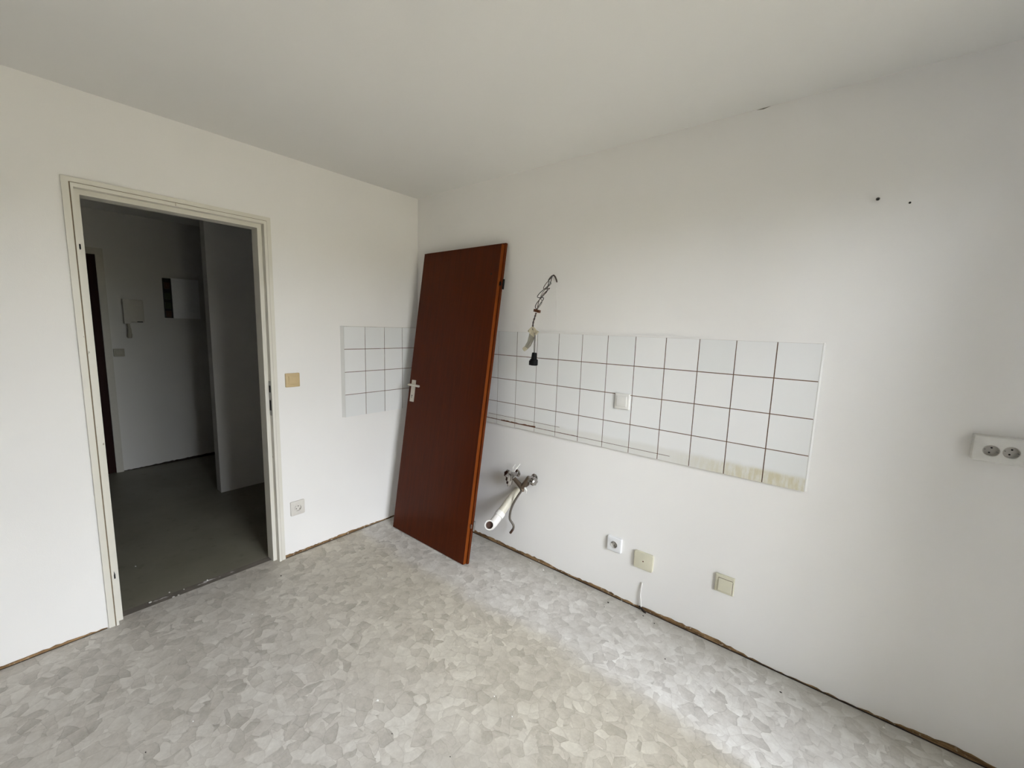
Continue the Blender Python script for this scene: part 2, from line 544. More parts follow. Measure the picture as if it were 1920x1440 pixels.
def rag(base, amp, seed):
    rr = random.Random(seed)
    tab = [rr.uniform(-1, 1) for _ in range(400)]
    def f(a):
        x = (a + 5) * 5
        i = int(x); t = x - i
        slow = tab[i % 400] * (1 - t) + tab[(i + 1) % 400] * t
        return base + amp * (1.0 * slow + 0.35 * rr.uniform(-1, 1))
    return f
br = ragged('baseboard_right', 'x', 0.0, RX, rag(0.014, 0.011, 3), GAP, const=0.0005, depth=0.004)
struct(br, 'ragged brown strip left where the skirting was, along the tiled wall', 'skirting')
ragged('gap', 'x', 0.0, RX, rag(0.004, 0.0015, 4), GAPDARK, br, const=-0.003, depth=0.003)
bl_ = ragged('baseboard_left', 'y', RY, -1.80, rag(0.013, 0.009, 5), GAP, const=-0.0005, depth=0.004)
struct(bl_, 'ragged brown strip along the wall beside the door frame', 'skirting')
ragged('gap', 'y', RY, -1.80, rag(0.003, 0.001, 8), GAPDARK, bl_, const=0.003, depth=0.002)
bl2 = ragged('baseboard_corner', 'y', -1.008, -0.001, rag(0.013, 0.007, 6), GAP, const=-0.0005, depth=0.004, step=0.012)
struct(bl2, 'crumbled brown strip under the wall between door frame and corner', 'skirting')
ragged('gap', 'y', -1.008, -0.001, rag(0.003, 0.001, 9), GAPDARK, bl2, const=0.003, depth=0.002)
bh = ragged('baseboard_hall', 'y', -1.36, 0.9, lambda a: 0.006 + 0.022 * min(1, max(0, (a + 1.3) / 0.6)) + random.uniform(-0.003, 0.003), GAPDARK, const=HX, depth=0.006, z0=-0.004)
struct(bh, 'dark ragged gap at the foot of the hall wall', 'skirting')

# threshold strip in the doorway
th = struct(box('trim_1', (-0.1, DY0, -0.02), (-0.045, DY1, -0.003), THRESH, bv=0.002), 'worn brown-grey threshold strip splashed with white paint', 'threshold')

# ------------------------------------------------------------------ door frame of the kitchen doorway
fr = empty('door_1', (0, -1.405, 0))
struct(fr, 'white chipped wooden door frame of the open doorway', 'door frame')
def lb(name, lo, hi, mat, parent=fr, bv=0.003):      # world boxes under the frame empty
    o = (0, -1.405, 0)
    return box(name, tuple(a - b for a, b in zip(lo, o)), tuple(a - b for a, b in zip(hi, o)), mat, parent, bv)
OY0, OY1, OZ = -1.795, -1.012, 2.0       # outer edge of casing
SY0, SY1, SZ = -1.742, -1.069, 1.941     # clear opening (door stop)
RB0, RB1, RBZ = -1.761, -1.048, 1.962    # rebate
z0 = 0.0
# outer casing lath, slightly lower, and the inner raised band
lb('casing', (-0.005, OY0, z0), (0.010, -1.7735, 1.9805), FRAME)
lb('casing', (-0.005, -1.0315, z0), (0.010, OY1, 1.9805), FRAME)
lb('casing', (-0.005, OY0, 1.9805), (0.010, OY1, OZ), FRAME)
lb('casing_edge', (-0.005, -1.776, z0), (0.0092, -1.768, 1.977), FRAME_EDGE, bv=0)
lb('casing_edge', (-0.005, -1.036, z0), (0.0092, -1.030, 1.977), FRAME_EDGE, bv=0)
lb('casing_edge', (-0.005, -1.776, 1.977), (0.0092, -1.030, 1.982), FRAME_EDGE, bv=0)
lb('jamb', (-0.09, -1.7695, z0), (0.014, RB0, RBZ), FRAME)
lb('jamb', (-0.09, RB1, z0), (0.014, -1.034, RBZ), FRAME)
lb('head', (-0.09, -1.7695, RBZ), (0.014, -1.034, 1.9775), FRAME)
lb('stop', (-0.10, -1.770, z0 - 0.003), (-0.022, SY0, SZ), FRAME)
lb('stop', (-0.10, SY1, z0 - 0.003), (-0.022, -1.040, SZ), FRAME)
lb('stop', (-0.10, -1.770, SZ), (-0.022, -1.040, 1.970), FRAME)
# strike plate recess in the rebate
sp = lb('strike_plate', (-0.020, RB1 - 0.0015, 0.90), (0.006, RB1 + 0.001, 1.10), STEEL, bv=0)
lb('latch_hole', (-0.016, RB1 - 0.0025, 1.035), (0.002, RB1, 1.075), HOLE, bv=0)
lb('latch_hole', (-0.016, RB1 - 0.0025, 0.93), (0.002, RB1, 0.99), HOLE, bv=0)
lb('hinge_mount', (-0.020, RB0 - 0.001, 1.715), (0.016, RB0 + 0.004, 1.735), HOLE, bv=0)
lb('hinge_mount', (-0.020, RB0 - 0.001, 0.235), (0.016, RB0 + 0.004, 0.255), HOLE, bv=0)

# ------------------------------------------------------------------ tile panels
def rowlines(z1):
    return [z1 + 0.1475, z1, z1 - 0.15, z1 - 0.30, z1 - 0.4475]
ZL = rowlines(1.2735)
G = 0.0020
tile_cache = {}
def tile(parent, lo, hi, axis):
    """one tile; axis 'x' on the right wall, 'y' on the left wall"""
    key = (axis, round(hi[0] - lo[0], 4), round(hi[1] - lo[1], 4))
    if key not in tile_cache:
        bm = bmesh.new()
        w_, h_ = key[1] / 2, key[2] / 2
        if axis == 'x':
            addbox(bm, (-w_, -0.0055, -h_), (w_, 0.0, h_))
        else:
            addbox(bm, (0, -w_, -h_), (0.0055, w_, h_))
        bevel(bm, 0.0012, 1)
        o = link('tile', bm, TILE, parent)
        tile_cache[key] = o.data
    else:
        o = bpy.data.objects.new('tile', tile_cache[key])
        COL.objects.link(o)
        o.parent = parent
    c, z = (lo[0] + hi[0]) / 2, (lo[1] + hi[1]) / 2
    j = random.uniform(0, 0.0006)
    o.location = (c, -0.006 - j, z) if axis == 'x' else (0.006 + j, c, z)
    return o
xl = [0.011] + [2.3201 - 0.15 * k for k in range(15, -1, -1)] + [2.468]
bedR = box('tile_panel', (0.0, -0.0095, ZL[4] - 0.001), (2.4695, 0.0, ZL[0] + 0.001), GROUT, wall_right)
for i in range(len(xl) - 1):
    for k in range(4):
        tile(bedR, (xl[i] + G, ZL[k + 1] + (G if k < 3 else -0.001)), (xl[i + 1] - (G if i < len(xl) - 2 else 0), ZL[k] - (G if k else 0.0004)), 'x')
def wedge(parent, sect, za, zb):
    bm = bmesh.new()
    lo_ = [bm.verts.new((x, y, za)) for x, y in sect]
    hi_ = [bm.verts.new((x, y, zb)) for x, y in sect]
    bm.faces.new(lo_[::-1]); bm.faces.new(hi_)
    for k in range(len(sect)):
        q = (k + 1) % len(sect)
        bm.faces.new((lo_[k], lo_[q], hi_[q], hi_[k]))
    return link('edge_strip', bm, PLASTER, parent)
wedge(bedR, ((2.4682, 0.0), (2.4682, -0.0115), (2.4710, -0.0115), (2.4765, 0.0)), ZL[4] - 0.001, ZL[0] + 0.003)
box('edge_strip', (0.0, -0.0105, ZL[0]), (2.4745, 0.0, ZL[0] + 0.005), WALL, bedR)
yl = [-0.6, -0.45, -0.30, -0.15, -0.011]
bedL = box('tile_panel', (0.0, -0.603, ZL[4] - 0.001), (0.0095, 0.0, ZL[0] + 0.001), GROUT, wall_left)
for i in range(4):
    for k in range(4):
        tile(bedL, (yl[i] + (G if i else 0), ZL[k + 1] + (G if k < 3 else -0.001)), (yl[i + 1] - G, ZL[k] - (G if k else 0.0004)), 'y')
wedge(bedL, ((0.0, -0.6005), (0.0117, -0.6005), (0.0117, -0.6030), (0.0, -0.6200)), ZL[4] - 0.001, ZL[0] + 0.003)
# brown worktop sealant line left on the bottom row
def sealline(a0, a1, z, base, amp, seed):
    f = rag(base, amp, seed)
    return ragged('sealant_line', 'x', a0, a1, f, SEAL, bedR, const=-0.0112, depth=0.0012, z0=z, step=0.012)
sealline(0.05, 0.86, 0.853, 0.004, 0.001, 21)
sealline(0.86, 1.13, 0.851, 0.009, 0.005, 22)
sealline(1.13, 1.42, 0.8515, 0.004, 0.0016, 23)
sealline(1.42, 1.93, 0.852, 0.0016, 0.0008, 24)
sealline(0.75, 1.30, 0.884, 0.0016, 0.0008, 25)

# small plaster marks on the right wall
for a, b, wd in (((1043, 540), (1042, 625), 0.004),):
    A, B = at(a), at(b)
    bm = bmesh.new()
    addtube(bm, smoothpath([A + Vector((0, 0.003, 0)), (A + B) / 2 + Vector((0.002, 0.0028, 0)), B + Vector((0, 0.0035, 0))], 5), wd, 6)
    link('plaster_ridge', bm, WALL, wall_right, smooth=True)
for a, b in (((1418, 207), (1446, 199)), ((1488, 186), (1515, 178))):
    A, B = at(a), at(b)
    bm = bmesh.new()
    v = [bm.verts.new(p) for p in (A + Vector((0, -0.0006, 0)), (A + B) / 2 + Vector((0, -0.0006, -0.004)), B + Vector((0, -0.0006, 0)), (A + B) / 2 + Vector((0, -0.0006, 0.001)))]
    bm.faces.new(v)
    link('crack', bm, CRACK, wall_right)

# ------------------------------------------------------------------ leaning door leaf
TILT, YAW = 0.1437, -0.010
DW, DH, DT = 0.722, 1.957, 0.04
dl = empty('door_leaf', (0, 0, 0))
tag(dl, 'dark mahogany door leaf taken off its frame, leaning against the tiled wall', 'door')
ct, st = math.cos(TILT), math.sin(TILT)
n0 = Vector((-math.sin(YAW), math.cos(YAW), 0))
Ax = Vector((math.cos(YAW), math.sin(YAW), 0))
Uz = Vector((0, 0, ct)) + n0 * st
Ny = n0 * ct - Vector((0, 0, st))
# origin: bottom-left of the front face; back-bottom edge rests on the floor
org = Vector((0.1430, 0, 0)) - Ny * DT
topback = org + Uz * DH + Ny * DT - Ax * 0.013
org.y -= topback.y + 0.0135
M = Matrix((Ax, Ny, Uz)).transposed().to_4x4()
M.translation = org
dl.matrix_world = M
bm = bmesh.new()
addbox(bm, (0, 0, 0), (DW, 0.024, DH))
bevel(bm, 0.0015, 1)
panel = link('panel', bm, MAHOG, dl)
bm = bmesh.new()
addbox(bm, (-0.011, 0.0245, 0), (DW + 0.011, DT, DH + 0.011))
bevel(bm, 0.002, 1)
link('overlap_lip', bm, MAHOG_LIP, dl)
box('edge_band', (DW - 0.0005, 0.0008, 0.001), (DW + 0.0008, 0.0238, DH - 0.001), MAHOG_EDGE, dl)
# handle set
hu, hv = 0.050, 1.030
bm = bmesh.new()
addbox(bm, (hu - 0.019, -0.007, 0.912), (hu + 0.019, 0.0, 1.064))
bevel(bm, 0.006, 3, 60)
plate = link('handle_plate', bm, ALU, dl, smooth=True)
bm = bmesh.new()
addcyl(bm, (hu, -0.0074, 0.955), (hu, -0.006, 0.955), 0.0045, 12)
addbox(bm, (hu - 0.0022, -0.0074, 0.937), (hu + 0.0022, -0.006, 0.955))
link('keyhole', bm, HOLE, plate)
bm = bmesh.new()
addtube(bm, smoothpath([(hu, -0.004, hv), (hu, -0.036, hv), (hu + 0.004, -0.046, hv), (hu + 0.016, -0.05, hv), (hu + 0.07, -0.05, hv + 0.001), (hu + 0.115, -0.047, hv)], 5), 0.0078, 12)
link('lever', bm, ALU, plate, smooth=True)
bm = bmesh.new()
addcyl(bm, (hu, -0.011, hv), (hu, -0.005, hv), 0.013, 18)
link('collar', bm, ALU, plate, smooth=True)
# hinges on the overlap side
for v in (1.722, 0.235):
    bm = bmesh.new()
    addcyl(bm, (DW + 0.014, DT + 0.0005, v - 0.03), (DW + 0.014, DT + 0.0005, v + 0.03), 0.007, 14)
    addbox(bm, (DW - 0.006, 0.018, v - 0.012), (DW + 0.012, 0.0246, v + 0.012))
    addcyl(bm, (DW + 0.0, 0.030, v), (DW + 0.014, DT, v), 0.004, 10)
    h = link('hinge', bm, STEEL if v < 1 else BLACK, dl, smooth=True)
bm = bmesh.new()
addcyl(bm, (0.6656, -0.0008, 1.778), (0.6656, 0.001, 1.778), 0.006, 10)
link('filled_hole', bm, HOLE, dl)

# ------------------------------------------------------------------ wall plates, switches and sockets (local: x right, z up, -y out of the wall)
def rounded_plate(bm, w_, h_, d_, r=0.004, y0=0.0, cx=0, cz=0, mi=0):
    n = 5
    pts = []
    for sx, sz, a0 in ((1, 1, 0), (-1, 1, 90), (-1, -1, 180), (1, -1, 270)):
        for k in range(n + 1):
            a = math.radians(a0 + 90 * k / n)
            pts.append((cx + sx * (w_ / 2 - r) + r * math.cos(a), cz + sz * (h_ / 2 - r) + r * math.sin(a)))
    ins = min(0.0025, d_ * 0.4)
    layers = [(0.0, 1.0), (-(d_ - ins), 1.0), (-d_ + ins * 0.3, 1 - 0.6 * ins / (w_ / 2)), (-d_, 1 - 1.6 * ins / (w_ / 2))]
    rings = []
    for y, s in layers:
        rings.append([bm.verts.new((cx + (x - cx) * s, y0 + y, cz + (z - cz) * s)) for x, z in pts])
    for a, b in zip(rings, rings[1:]):
        for k in range(len(pts)):
            bm.faces.new((a[k], a[(k + 1) % len(pts)], b[(k + 1) % len(pts)], b[k])).material_index = mi
    return rings, pts

def plate_closed(name, w_, h_, d_, mat, parent, r=0.004, y0=0.0, cx=0, cz=0):
    bm = bmesh.new()
    rings, _ = rounded_plate(bm, w_, h_, d_, r, y0, cx, cz)
    bm.faces.new(rings[-1])
    bm.faces.new(rings[0][::-1])
    return link(name, bm, mat, parent, smooth=True)

def well(parent, cx, cz, R, y, mat_ring, mat_well, depth=0.008, ang=0.0, tilt=0):
    """round socket well: raised rim, sunk cup with two pin holes and two earth clips"""
    N = 28
    bm = bmesh.new()
    prof = [(R + 0.0022, y), (R + 0.0016, y - 0.0016), (R, y - 0.0016), (R - 0.0006, y + depth - 0.004), (0.0, y + depth - 0.004)]
    rings = []
    for r_, yy in prof[:-1]:
        rings.append([bm.verts.new((cx + r_ * math.cos(2 * math.pi * k / N), yy, cz + r_ * math.sin(2 * math.pi * k / N))) for k in range(N)])
    for a, b in zip(rings, rings[1:]):
        for k in range(N):
            bm.faces.new((a[k], a[(k + 1) % N], b[(k + 1) % N], b[k]))
    bm.faces.new(rings[-1])
    wl = link('socket_well', bm, mat_well, parent, smooth=True)
    yb = y + depth - 0.004
    for s in (-1, 1):
        bm = bmesh.new()
        p = Vector((s * R * 0.48 * math.cos(ang), 0, s * R * 0.48 * math.sin(ang)))
        addcyl(bm, (cx + p.x, yb - 0.0006, cz + p.z), (cx + p.x, yb + 0.0005, cz + p.z), R * 0.15, 10)
        link('pin_hole', bm, HOLE, wl)
    for s in (-1, 1):
        bm = bmesh.new()
        q = Vector((-s * math.sin(ang), 0, s * math.cos(ang))) * (R * 0.86)
        t_ = Vector((math.cos(ang), 0, math.sin(ang)))
        a = Vector((cx, 0, cz)) + q
        addtube(bm, [a + Vector((0, yb, 0)), a + Vector((0, y - 0.001, 0)) * 1.0], R * 0.10, 6)
        link('earth_clip', bm, STEEL, wl)
    return wl

def socket_plate(name, w_, h_, d_, mat, parent, wells, R, r=0.005):
    """plate whose front face is open at each well (front face built as quads round each opening)"""
    bm = bmesh.new()
    rings, pts = rounded_plate(bm, w_, h_, d_, r)
    bm.faces.new(rings[0][::-1])
    N = 28
    front = rings[-1]
    edges = [bm.edges.get((front[k], front[(k + 1) % len(front)])) for k in range(len(front))]
    for cx, cz in wells:
        c = [bm.verts.new((cx + (R + 0.001) * math.cos(2 * math.pi * k / N), -d_, cz + (R + 0.001) * math.sin(2 * math.pi * k / N))) for k in range(N)]
        edges += [bm.edges.new((c[k], c[(k + 1) % N])) for k in range(N)]
    bmesh.ops.triangle_fill(bm, use_beauty=True, use_dissolve=False, edges=edges)
    return link(name, bm, mat, parent, smooth=True)

LW = math.pi / 2       # rotation for things on walls facing +x

def schuko(name, loc, rz, w_, h_, mat, label, ang=0.0, mwell=None, R=0.0195, d_=0.011):
    e = empty(name, loc, rz)
    tag(e, label, 'socket')
    socket_plate('cover_plate', w_, h_, d_, mat, e, [(0, 0)], R)
    well(e, 0, 0, R, -d_, mat, mwell or mat, depth=d_ + 0.0025, ang=ang)
    return e

# light switch beside the door frame
e = empty('light_switch', (0, -0.927, 1.098), LW)
tag(e, 'yellowed beige light switch on the wall beside the door frame', 'light switch')
plate_closed('cover_plate', 0.081, 0.082, 0.010, BEIGE, e)
o = plate_closed('rocker', 0.050, 0.050, 0.005, BEIGE, e, 0.002, -0.0095)
o.rotation_euler = (math.radians(3), 0, 0)
# low socket on the wall with the doorway
schuko('wall_socket', (0, -0.928, 0.303), LW, 0.083, 0.089, GREYW, 'off-white socket low on the wall between door frame and corner', 0.9)
# low white socket below the tiles
schuko('wall_socket', (1.679, 0, 0.3045), 0, 0.081, 0.079, WHITE2, 'white square socket low on the wall, between drain pipe and beige cover plate', 1.2, mwell=GREYHOLE, R=0.018, d_=0.014)
# beige blank cover
e = empty('blank_cover', (1.8425, 0, 0.2725))
tag(e, 'beige rounded blank cover plate with one centre screw, low on the wall', 'cover plate')
o = plate_closed('cover_plate', 0.100, 0.092, 0.013, CREAM, e, 0.010)
bm = bmesh.new()
addcyl(bm, (0, -0.0136, 0.0), (0, -0.012, 0.0), 0.0035, 12)
link('screw', bm, BROWNBLK, e)
# cream rocker plate
e = empty('rocker_plate', (2.221, 0, 0.308))
tag(e, 'cream rocker switch plate low on the wall beyond the beige cover', 'light switch')
plate_closed('cover_plate', 0.080, 0.086, 0.010, CREAM, e, 0.003)
o = plate_closed('rocker', 0.060, 0.060, 0.006, CREAM, e, 0.002, -0.0085, 0.003, -0.004)
o.rotation_euler = (math.radians(-4), 0, 0)
bm = bmesh.new()
addbox(bm, (-0.027, -0.0106, 0.0265), (0.034, -0.0095, 0.0285))
addbox(bm, (0.0335, -0.0106, -0.034), (0.0350, -0.0095, 0.024))
link('gap_line', bm, BROWNWIRE, e)
# double surface socket
e = empty('double_socket', (2.9585, 0, 1.106))
tag(e, 'off-white double socket box mounted on the bare wall right of the tiles', 'socket')
DS = 0.038
socket_plate('housing', 0.122, 0.083, DS, WHITE, e, [(-0.0215, -0.004), (0.0215, -0.002)], 0.0172, 0.004)
for cx, cz in ((-0.0215, -0.004), (0.0215, -0.002)):
    well(e, cx, cz, 0.0172, -DS, GREYW, GREYHOLE, depth=0.016, ang=1.35)
# blank plate on the tiles
e = empty('blank_cover', (1.672, -0.0112, 1.089))
tag(e, 'white blank cover plate set into the tiled strip', 'cover plate')
plate_closed('cover_plate', 0.080, 0.082, 0.010, WHITE, e, 0.002)
plate_closed('insert', 0.055, 0.055, 0.004, WHITE, e, 0.001, -0.0092, -0.002, 0.0)

# screw plugs in the right wall
for px, r_, o_, lab in (((1646, 373), 0.006, 0.012, 'grey wall plug sticking out of the bare wall above the socket box'), ((1706, 380), 0.0038, 0.0012, 'small dark screw hole in the bare wall beside the plug')):
    A = at(px)
    e = empty('wall_plug', (A.x, 0, A.z))
    tag(e, lab, 'wall plug')
    bm = bmesh.new()
    addcyl(bm, (0, 0.001, 0), (0, -o_, -o_ * 0.25), r_, 12)
    link('sleeve', bm, GREYWIRE, e, smooth=True)
    bm = bmesh.new()
    addcyl(bm, (0, -o_, -o_ * 0.25), (0, -o_ - 0.0006, -o_ * 0.25), r_ * 0.7, 12)
    link('hole', bm, HOLE, e)

# ------------------------------------------------------------------ loose cable hanging from the wall
hole = at((1045, 531), 0.0)
cab = empty('hanging_cable', (hole.x, 0, hole.z))
tag(cab, 'loose twisted wires with terminal block, tape and black plug hanging from the wall', 'cable')
def loc_(p):
    return Vector(p) - Vector((hole.x, 0, hole.z))
core_px = [((1045, 531), -0.004), ((1042, 521), 0.012), ((1037, 516), 0.025), ((1032, 524), 0.045), ((1027, 536), 0.062), ((1021, 546), 0.078), ((1016, 556), 0.088), ((1011, 569), 0.098), ((1007, 580), 0.105)]
core = [loc_(at(px, d)) for px, d in core_px]
cp = smoothpath(core, 8)
rr = random.Random(11)
for wi, (mt, ph, rad) in enumerate(((DARKWIRE, 0.0, 0.0022), (DARKWIRE, 2.1, 0.0022), (BROWNWIRE, 4.0, 0.0020), (GREYWIRE, 5.2, 0.0018))):
    pts = []
    n = len(cp)
    for i, p in enumerate(cp):
        t = i / (n - 1)
        amp = 0.040 * max(0.0, math.sin(math.pi * t)) ** 0.6 * min(1.0, 0.15 + 2.2 * max(0, t - 0.22)) * (0.65 + 0.35 * math.sin(9 * t + wi * 1.7))
        a = ph + t * (11 + wi * 1.5) + 0.5 * math.sin(7 * t + wi)
        pts.append(p + Vector((math.cos(a) * amp, math.sin(a) * amp * 0.8, math.sin(a + 0.7) * amp * 0.6)))
    tube('wire', pts, rad, mt, cab, 7)
# terminal block
tb = loc_(at((1007, 583), 0.107))
bm = bmesh.new()
Mt = Matrix.Translation(tb) @ Matrix.Rotation(math.radians(12), 4, 'Y')
addbox(bm, (-0.019, -0.008, -0.0075), (0.019, 0.008, 0.0075), 0, Mt)
for s in (-0.011, 0.0, 0.011):
    addcyl(bm, Mt @ Vector((s, -0.008, 0)), Mt @ Vector((s, -0.011, 0)), 0.0042, 10)
bevel(bm, 0.0012, 1, 60)
link('terminal_block', bm, BROWNBLK, cab)
# twisted pair below the block
low = smoothpath([loc_(at(px, d)) for px, d in (((1005, 587), 0.108), ((1003, 594), 0.112), ((1000, 604), 0.118), ((999, 613), 0.122), ((1000, 620), 0.124))], 6)
for s in (0, 1):
    pts = [p + Vector((math.cos(i * 0.8 + s * math.pi), math.sin(i * 0.8 + s * math.pi), 0)) * 0.0028 for i, p in enumerate(low)]
    tube('wire', pts, 0.0024, BROWNWIRE if s else DARKWIRE, cab, 8)
# masking tape wrapped round the joint: crumpled flag with two wings and a long tail
def crumple(name, px_pts, d, thick, mat, seed):
    r_ = random.Random(seed)
    bm = bmesh.new()
    fr_, bk = [], []
    for px in px_pts:
        p = loc_(at(px, d + r_.uniform(-0.006, 0.006)))
        fr_.append(bm.verts.new(p))
        bk.append(bm.verts.new(p + Vector((0.001, thick, 0.0))))
    bm.faces.new(fr_)
    bm.faces.new(bk[::-1])
    n = len(fr_)
    for k in range(n):
        bm.faces.new((fr_[k], bk[k], bk[(k + 1) % n], fr_[(k + 1) % n]))
    bmesh.ops.triangulate(bm, faces=[f for f in bm.faces if len(f.verts) > 4])
    return link(name, bm, mat, cab)
crumple('tape', [(997.5, 612), (1001, 615), (1004, 619), (1009, 622), (1005, 626), (1000.5, 632), (995, 628), (992, 623), (989, 621), (993, 616)], 0.130, 0.010, TAPE, 3)
crumple('tape', [(993, 624), (1000, 630), (1001.5, 633), (998, 641), (994, 649), (987, 656), (982, 658), (979.5, 654), (984, 649), (989, 640)], 0.127, 0.004, TAPE2, 4)
crumple('tape', [(979.5, 653), (983, 649.5), (988, 654), (983, 658.5)], 0.129, 0.006, TAPE, 5)
# grey lead and plug
lead = smoothpath([loc_(at(px, d)) for px, d in (((1000, 618), 0.122), ((1003, 628), 0.124), ((1002.5, 645), 0.126), ((1002, 664), 0.127))], 6)
tube('lead', lead, 0.0045, GREYWIRE, cab, 10)
top = loc_(at((1002, 661), 0.127)); bot = loc_(at((1000.3, 685), 0.127))
bm = bmesh.new()
ax = bot - top
prof = [(0.0, 0.008), (0.03, 0.0135), (0.30, 0.0150), (0.50, 0.0165), (0.56, 0.0225), (0.93, 0.0235), (0.98, 0.022), (1.0, 0.019)]
addtube(bm, [top + ax * t for t, _ in prof], [r_ for _, r_ in prof], 18)
plug = link('plug', bm, BLACK, cab, smooth=True)
bm = bmesh.new()
mid = top + ax * 0.82
addbox(bm, mid - Vector((0.027, 0.008, 0.013)), mid + Vector((-0.015, 0.008, 0.013)))
bevel(bm, 0.003, 2)
link('grip', bm, BLACK, plug, smooth=True)

# ------------------------------------------------------------------ water fitting: two angle valves on a bronze tee
vc = at((979, 912), 0.06)
vf = empty('valve_fitting', (vc.x, 0, vc.z))
tag(vf, 'pair of chrome angle valves on a bronze tee with grey hose, below the tiles', 'water valve')
def vl(px, d):
    return at(px, d) - Vector((vc.x, 0, vc.z))
C0 = vl((979, 914), 0.055)
Lv = vl((958, 892), 0.065)
Rv = vl((990, 900), 0.045)
# tee body
bm = bmesh.new()
addtube(bm, [vl((964, 897), 0.06), vl((971, 905), 0.058), C0], [0.013, 0.0135, 0.016], 14)
addtube(bm, [C0, vl((986, 903), 0.05), vl((992, 895), 0.045)], [0.016, 0.013, 0.013], 14)
addtube(bm, [C0 + Vector((0, 0.06, 0.012)), C0 + Vector((0, -0.004, 0))], [0.015, 0.016], 14)
addtube(bm, [C0, vl((979, 922), 0.06)], [0.015, 0.012], 6)
link('tee_body', bm, BRASS, vf, smooth=True)
# left valve: hexagonal body, rosette on the wall, fluted handle, outlet nut
def valve(base, name, up):
    b = base
    bm = bmesh.new()
    addtube(bm, [Vector((b.x, 0.0, b.z)), Vector((b.x, -0.006, b.z))], [0.024, 0.016], 20)
    addtube(bm, [Vector((b.x, -0.004, b.z)), b, b + Vector((0, -0.012, 0))], [0.013, 0.018, 0.018], 6)
    body = link('valve_body', bm, CHROME, vf, smooth=True)
    # handle
    bm = bmesh.new()
    N = 24
    rings = []
    axis = up.normalized()
    s1 = axis.orthogonal().normalized(); s2 = axis.cross(s1)
    st_ = b + axis * 0.018
    for t, r_ in ((0.0, 0.013), (0.005, 0.026), (0.026, 0.024), (0.031, 0.015)):
        rings.append([bm.verts.new(st_ + axis * t + (s1 * math.cos(2 * math.pi * k / N) + s2 * math.sin(2 * math.pi * k / N)) * r_ * (1.0 if k % 4 < 2 else 0.84)) for k in range(N)])
    for a, c in zip(rings, rings[1:]):
        for k in range(N):
            bm.faces.new((a[k], a[(k + 1) % N], c[(k + 1) % N], c[k]))
    bm.faces.new(rings[0][::-1]); bm.faces.new(rings[-1])
    addtube(bm, [b, st_ + axis * 0.002], 0.008, 10)
    hd = link('handle', bm, CHROME, body, smooth=False)
    return body
lvb = valve(Lv, 'left', Vector((-0.15, -0.75, 0.55)))
rvb = valve(vl((994, 899), 0.045), 'right', Vector((0.95, -0.2, -0.08)))
# nut hanging under the left valve
bm = bmesh.new()
addtube(bm, [Lv + Vector((0.0, -0.004, -0.006)), Lv + Vector((-0.004, -0.01, -0.05))], [0.018, 0.019], 6)
addtube(bm, [Lv + Vector((-0.004, -0.01, -0.048)), Lv + Vector((-0.006, -0.012, -0.066))], [0.010, 0.009], 10)
link('outlet_nut', bm, CHROME, lvb)
bm = bmesh.new()
addtube(bm, [vl((995, 902), 0.05), vl((1001, 909), 0.052)], [0.010, 0.012], 6)
link('outlet_nut', bm, CHROME, rvb)
bm = bmesh.new()
addtube(bm, [Lv + Vector((0.004, -0.022, 0.030)), Lv + Vector((-0.002, -0.020, -0.024))], [0.017, 0.019], 6)
addtube(bm, [Lv + Vector((-0.026, -0.012, 0.004)), Lv + Vector((0.022, -0.014, 0.006))], [0.013, 0.014], 8)
link('bonnet', bm, CHROME, lvb)
# white sealing tape ends
for pts in (((964, 884, .06), (970, 876, .055), (975, 870, .05)), ((961, 884, .05), (962, 876, .045), (966, 871, .04))):
    tube('sealing_tape', smoothpath([vl((a, b), d) for a, b, d in pts], 4), [0.0042] * 4 + [0.0036] * 4 + [0.002], PVC, lvb, 6)
tube('sealing_tape', [vl((984, 914), .062), vl((987, 920), .06), vl((986, 925), .055)], [0.006, 0.005, 0.003], PVC, rvb, 6)
# hose
hp = [((979, 919), 0.066), ((973, 927), 0.075), ((966, 938), 0.082), ((960, 950), 0.086), ((956.5, 962), 0.085), ((956, 973), 0.08), ((960, 980), 0.074), ((963, 986), 0.07), ((962, 992), 0.068), ((957, 999), 0.066)]
path = smoothpath([vl(px, d) for px, d in hp], 5)
rads = [0.0068 * (1 + 0.06 * (i % 2)) for i in range(len(path))]
tube('hose', path, rads, HOSE, vf, 10)
tube('hose_end', [path[-6], path[-3], path[-1]], [0.0078, 0.008, 0.008], BROWNWIRE, vf, 10)

# ------------------------------------------------------------------ drain pipe
P0 = at((969, 917), 0.0)
dp = empty('drain_pipe', (P0.x, 0, P0.z))
tag(dp, 'white plastic drain pipe with open elbow sticking out of the wall', 'pipe')
def dpl(p):
    return Vector(p) - Vector((P0.x, 0, P0.z))
A = dpl((1.003, 0.0, 0.425)); B = dpl(at((953, 941), 0.075)); Cc = dpl(at((938, 963), 0.15))
d1 = (Cc - A).normalized()
tube('pipe', [A - d1 * 0.0, A + (Cc - A) * 0.45, A + (Cc - A) * 0.46, Cc], [0.0235, 0.0235, 0.0255, 0.0255], PVC2, dp, 24)
# collar where the elbow socket takes the pipe
bm = bmesh.new()
addtube(bm, [Cc - d1 * 0.012, Cc - d1 * 0.010, Cc + d1 * 0.020, Cc + d1 * 0.022], [0.0255, 0.030, 0.030, 0.027], 24)
link('collar', bm, PVC, dp, smooth=True)
